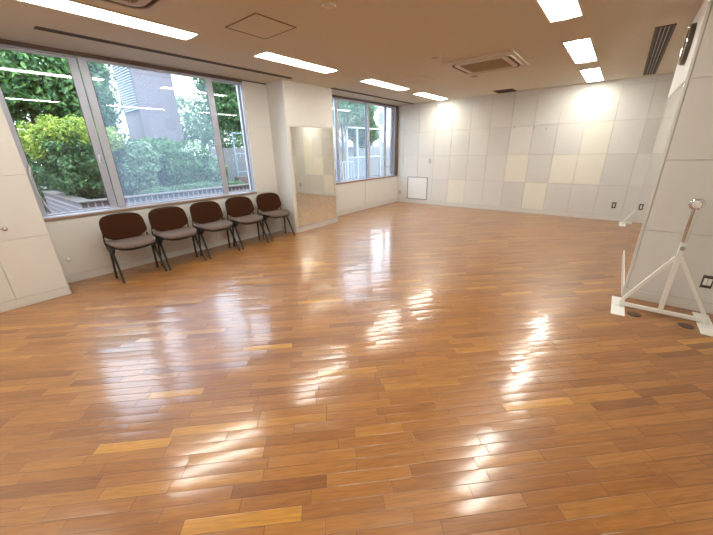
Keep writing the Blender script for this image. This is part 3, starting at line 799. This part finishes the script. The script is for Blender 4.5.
ZP = PT-.10
t = shrub((-8.5, 1.72, ZP), [(0, 0, .62, .9, .50, .62), (.1, -.15, .95, .7, .48, .40), (-.2, .35, .9, .8, .45, .42)], 15000, .040, 'leaf_dark', 'dark green rounded shrub with a yellow green top behind the nearest window pane', 11)
foliage('new_growth', 'leaf_lime', t, [(.24, 0, 1.22, .62, .52, .32), (.2, -.45, 1.10, .5, .34, .32), (.2, .42, 1.10, .5, .34, .30)], 8000, .030, seed=12)
shrub((-11.0, 1.05, .28), [(0, 0, .8, .6, .6, .8), (-.1, -.1, 1.6, .6, .6, .6)], 8000, .04, 'leaf_dark', 'dark shrub beside the near pillar, left of the planter corner', 13)
shrub((-8.5, 2.65, ZP), [(0, 0, .45, .75, .5, .5), (.05, .15, .75, .65, .45, .4)], 9000, .036, 'leaf_pale', 'pale green shrub right behind the dusty pane\'s left edge', 14)
shrub((-8.7, 3.65, ZP), [(0, 0, .5, .8, .6, .55), (0, -.3, .85, .6, .45, .35), (0, .4, .8, .6, .45, .35)], 12000, .036, 'leaf_mid', 'round mid green shrub in front of the lilac tower', 15)
shrub((-8.6, 4.4, ZP), [(0, 0, .4, .7, .40, .40), (.1, .15, .42, .5, .25, .25)], 7000, .034, 'leaf_pale', 'low pale green shrub in the planter right of the lilac tower', 16)
shrub((-7.55, 3.9, ZP), [(-.15, -1.0, .07, .20, .5, .10), (-.15, -.2, .07, .22, .5, .12), (-.15, .5, .07, .2, .4, .10)], 5000, .025, 'leaf_pale', 'low pale ground cover along the front of the planter', 17)

tree((-12.3, 1.9, .28), 3.6, [(0, 0, 3.1, 1.3, 1.3, 1.1), (.4, -1.1, 3.0, 1.2, 1.1, 1.0), (.2, .9, 2.7, 1.1, .9, .9), (0, .2, 3.5, 1.2, 1.5, .9)], 17000, .075, 'leaf_mid', 'leafy green tree behind the nearest window pane', 21)
tree((-12.8, -.3, .28), 3.8, [(0, 0, 3.1, 1.4, 1.2, 1.1), (.3, .8, 2.4, 1.3, 1.0, .9), (0, -.5, 1.8, 1.2, 1.0, .9)], 13000, .08, 'leaf_dark', 'dark tree at the left edge of the photo outside', 22)
tree((-12.9, 3.2, .28), 4.2, [(0, 0, 2.6, 1.1, .75, 1.0), (0, .1, 3.4, 1.0, .7, .7), (.3, -.5, 1.9, .8, .7, .7)], 11000, .07, 'leaf_pale', 'pale tree against the sky left of the lilac tower', 23)
tree((-12.2, 9.0, .28), 4.2, [(.2, -1.7, 3.0, 1.0, .9, .9), (.1, -1.8, 3.75, .9, .85, .7), (0, -.4, 3.4, 1.4, 1.3, 1.2), (.5, .7, 2.6, 1.2, 1.1, .9), (0, -1.0, 3.6, 1.2, 1.2, .9), (0, .8, 3.4, 1.4, 1.2, .9)], 15000, .08, 'leaf_mid', 'tree standing right of the lilac tower', 24)
tree((-9.2, 6.15, .28), 3.7, [(0, 0, 3.0, .9, .8, .75), (.1, -.4, 2.4, .6, .55, .5), (-.2, .5, 2.45, .7, .6, .5), (0, .3, 3.0, 1.0, .9, .6)], 15000, .055, 'leaf_dark', 'dark leafy tree filling the narrow third pane of the big window', 25, .09)
tree((-9.0, 10.4, .28), 3.6, [(0, .2, 2.9, .8, .9, .55), (0, 1.1, 3.1, .7, .8, .5), (-.1, -.5, 2.5, .5, .5, .4)], 7500, .05, 'leaf_pale', 'slim tree with pale leaves outside the second window', 26, .07)
tree((-14.0, 17.5, .28), 4.5, [(0, 0, 3.4, 1.2, 1.2, 1.2), (0, .9, 2.4, 1.0, 1.0, .9)], 8000, .09, 'leaf_dark', 'distant dark tree beyond the grey column outside the second window', 27)
tree((-20, 11.5, .28), 5, [(0, 0, 2.4, 1.6, 2.2, 1.3), (0, 1.8, 3.2, 1.6, 1.6, 1.3), (0, -2, 3.0, 1.6, 1.6, 1.4)], 9000, .11, 'leaf_pale', 'distant pale trees behind the railing', 28)

t = empty('hedge', (-15.5, 1.5, .28), 'dark clipped hedge in the distance closing the garden behind the trees', 'hedge')
foliage('foliage', 'leaf_dark', t, [(0, -5.5+k*1.1, 1.1, .6, .8, 1.2) for k in range(10)], 13000, .075, seed=31)
q = MB()
for k in range(10): q.tube([(0, -5.5+k*1.1, 0), (.05, -5.45+k*1.1, 1.2)], .04, 6)
q.build('stem', 'bark', t)

# lilac tower with louvred side
t = empty('tower_block', (-13, 4.70, .28), 'plain lilac concrete tower outside the big window with a louvred pale blue side', 'building')
MB().box((-1.5, 0, 0), (0, 1.27, 10)).build('shaft', 'tower', t)
q = MB()
for k in range(70): q.box((-1.45, -.05, 2.7+k*.075), (-.03, -.002, 2.735+k*.075))
q.build('louvres', 'louvre', t)
MB().box((.002, .25, .3), (.05, .33, 1.9)).build('downpipe', 'fence', t)

# stepped wall + railing beyond the planter
t = empty('garden_wall', (-8.25, 5.02, .28), 'low pale step wall below the railing outside the third pane', 'wall')
MB().box((-.12, 0, 0), (.12, 4.2, .62)).build('step', 'stone', t, bevel=.01)
def railing(loc, n, dy, h, rails, label, mname='rail', r=.02):
    t = empty('railing', loc, label, 'railing')
    for k in range(n):
        MB().tube([(0, k*dy, 0), (0, k*dy, h)], r, 8).build('post', mname, t, smooth=True)
    for z in rails: MB().tube([(0, -.02, z), (0, (n-1)*dy+.02, z)], r*.8, 8).build('rail', mname, t, smooth=True)
railing((-8.25, 5.08, .90), 8, .50, 1.15, [1.12, .60, .12], 'blue grey metal railing outside the narrow third pane')
railing((-8.0, 8.6, .28), 9, .16, .86, [.85, .10], 'low white railing with thin bars outside the second window', 'pale_frame', .014)
t = empty('fence', (-15, 8, .28), 'grey board fence in the distance behind the railing', 'fence')
q = MB()
for k in range(80): q.box((0, k*.22, 0), (.03, k*.22+.20, 1.5))
q.build('boards', 'fence', t)
# glazed shelter outside window 2
t = empty('glass_shelter', (-9.6, 11.4, .28), 'white framed glass shelter outside the second window', 'shelter')
for y in (0, .75, 1.5, 2.6): MB().box((-.04, y-.04, 0), (.04, y+.04, 2.25)).build('post', 'pale_frame', t)
for z in (.95, 2.2): MB().box((-.03, .04, z-.03), (.03, 2.56, z+.03)).build('rail', 'pale_frame', t)
MB().box((-.01, .04, .05), (.01, 2.56, .92)).build('lower_panel', 'fence', t)
t = empty('concrete_column', (-8.2, 13.3, .28), 'grey concrete column outside the far end of the second window', 'column')
MB().box((-.2, -.2, 0), (.2, .2, 5)).build('shaft', 'tower', t, bevel=.01)
t = empty('apartment_building', (-24, 21, .28), 'pale distant building outside the second window', 'building')
MB().box((-3, 0, 0), (0, 26, 7)).build('facade', 'far_house', t)
for k in range(9):
    for z in (.9, 4.2): MB().box((.002, .8+k*2.6, z), (.03, 2.2+k*2.6, z+1.3)).build('window', 'dark_glass', t)
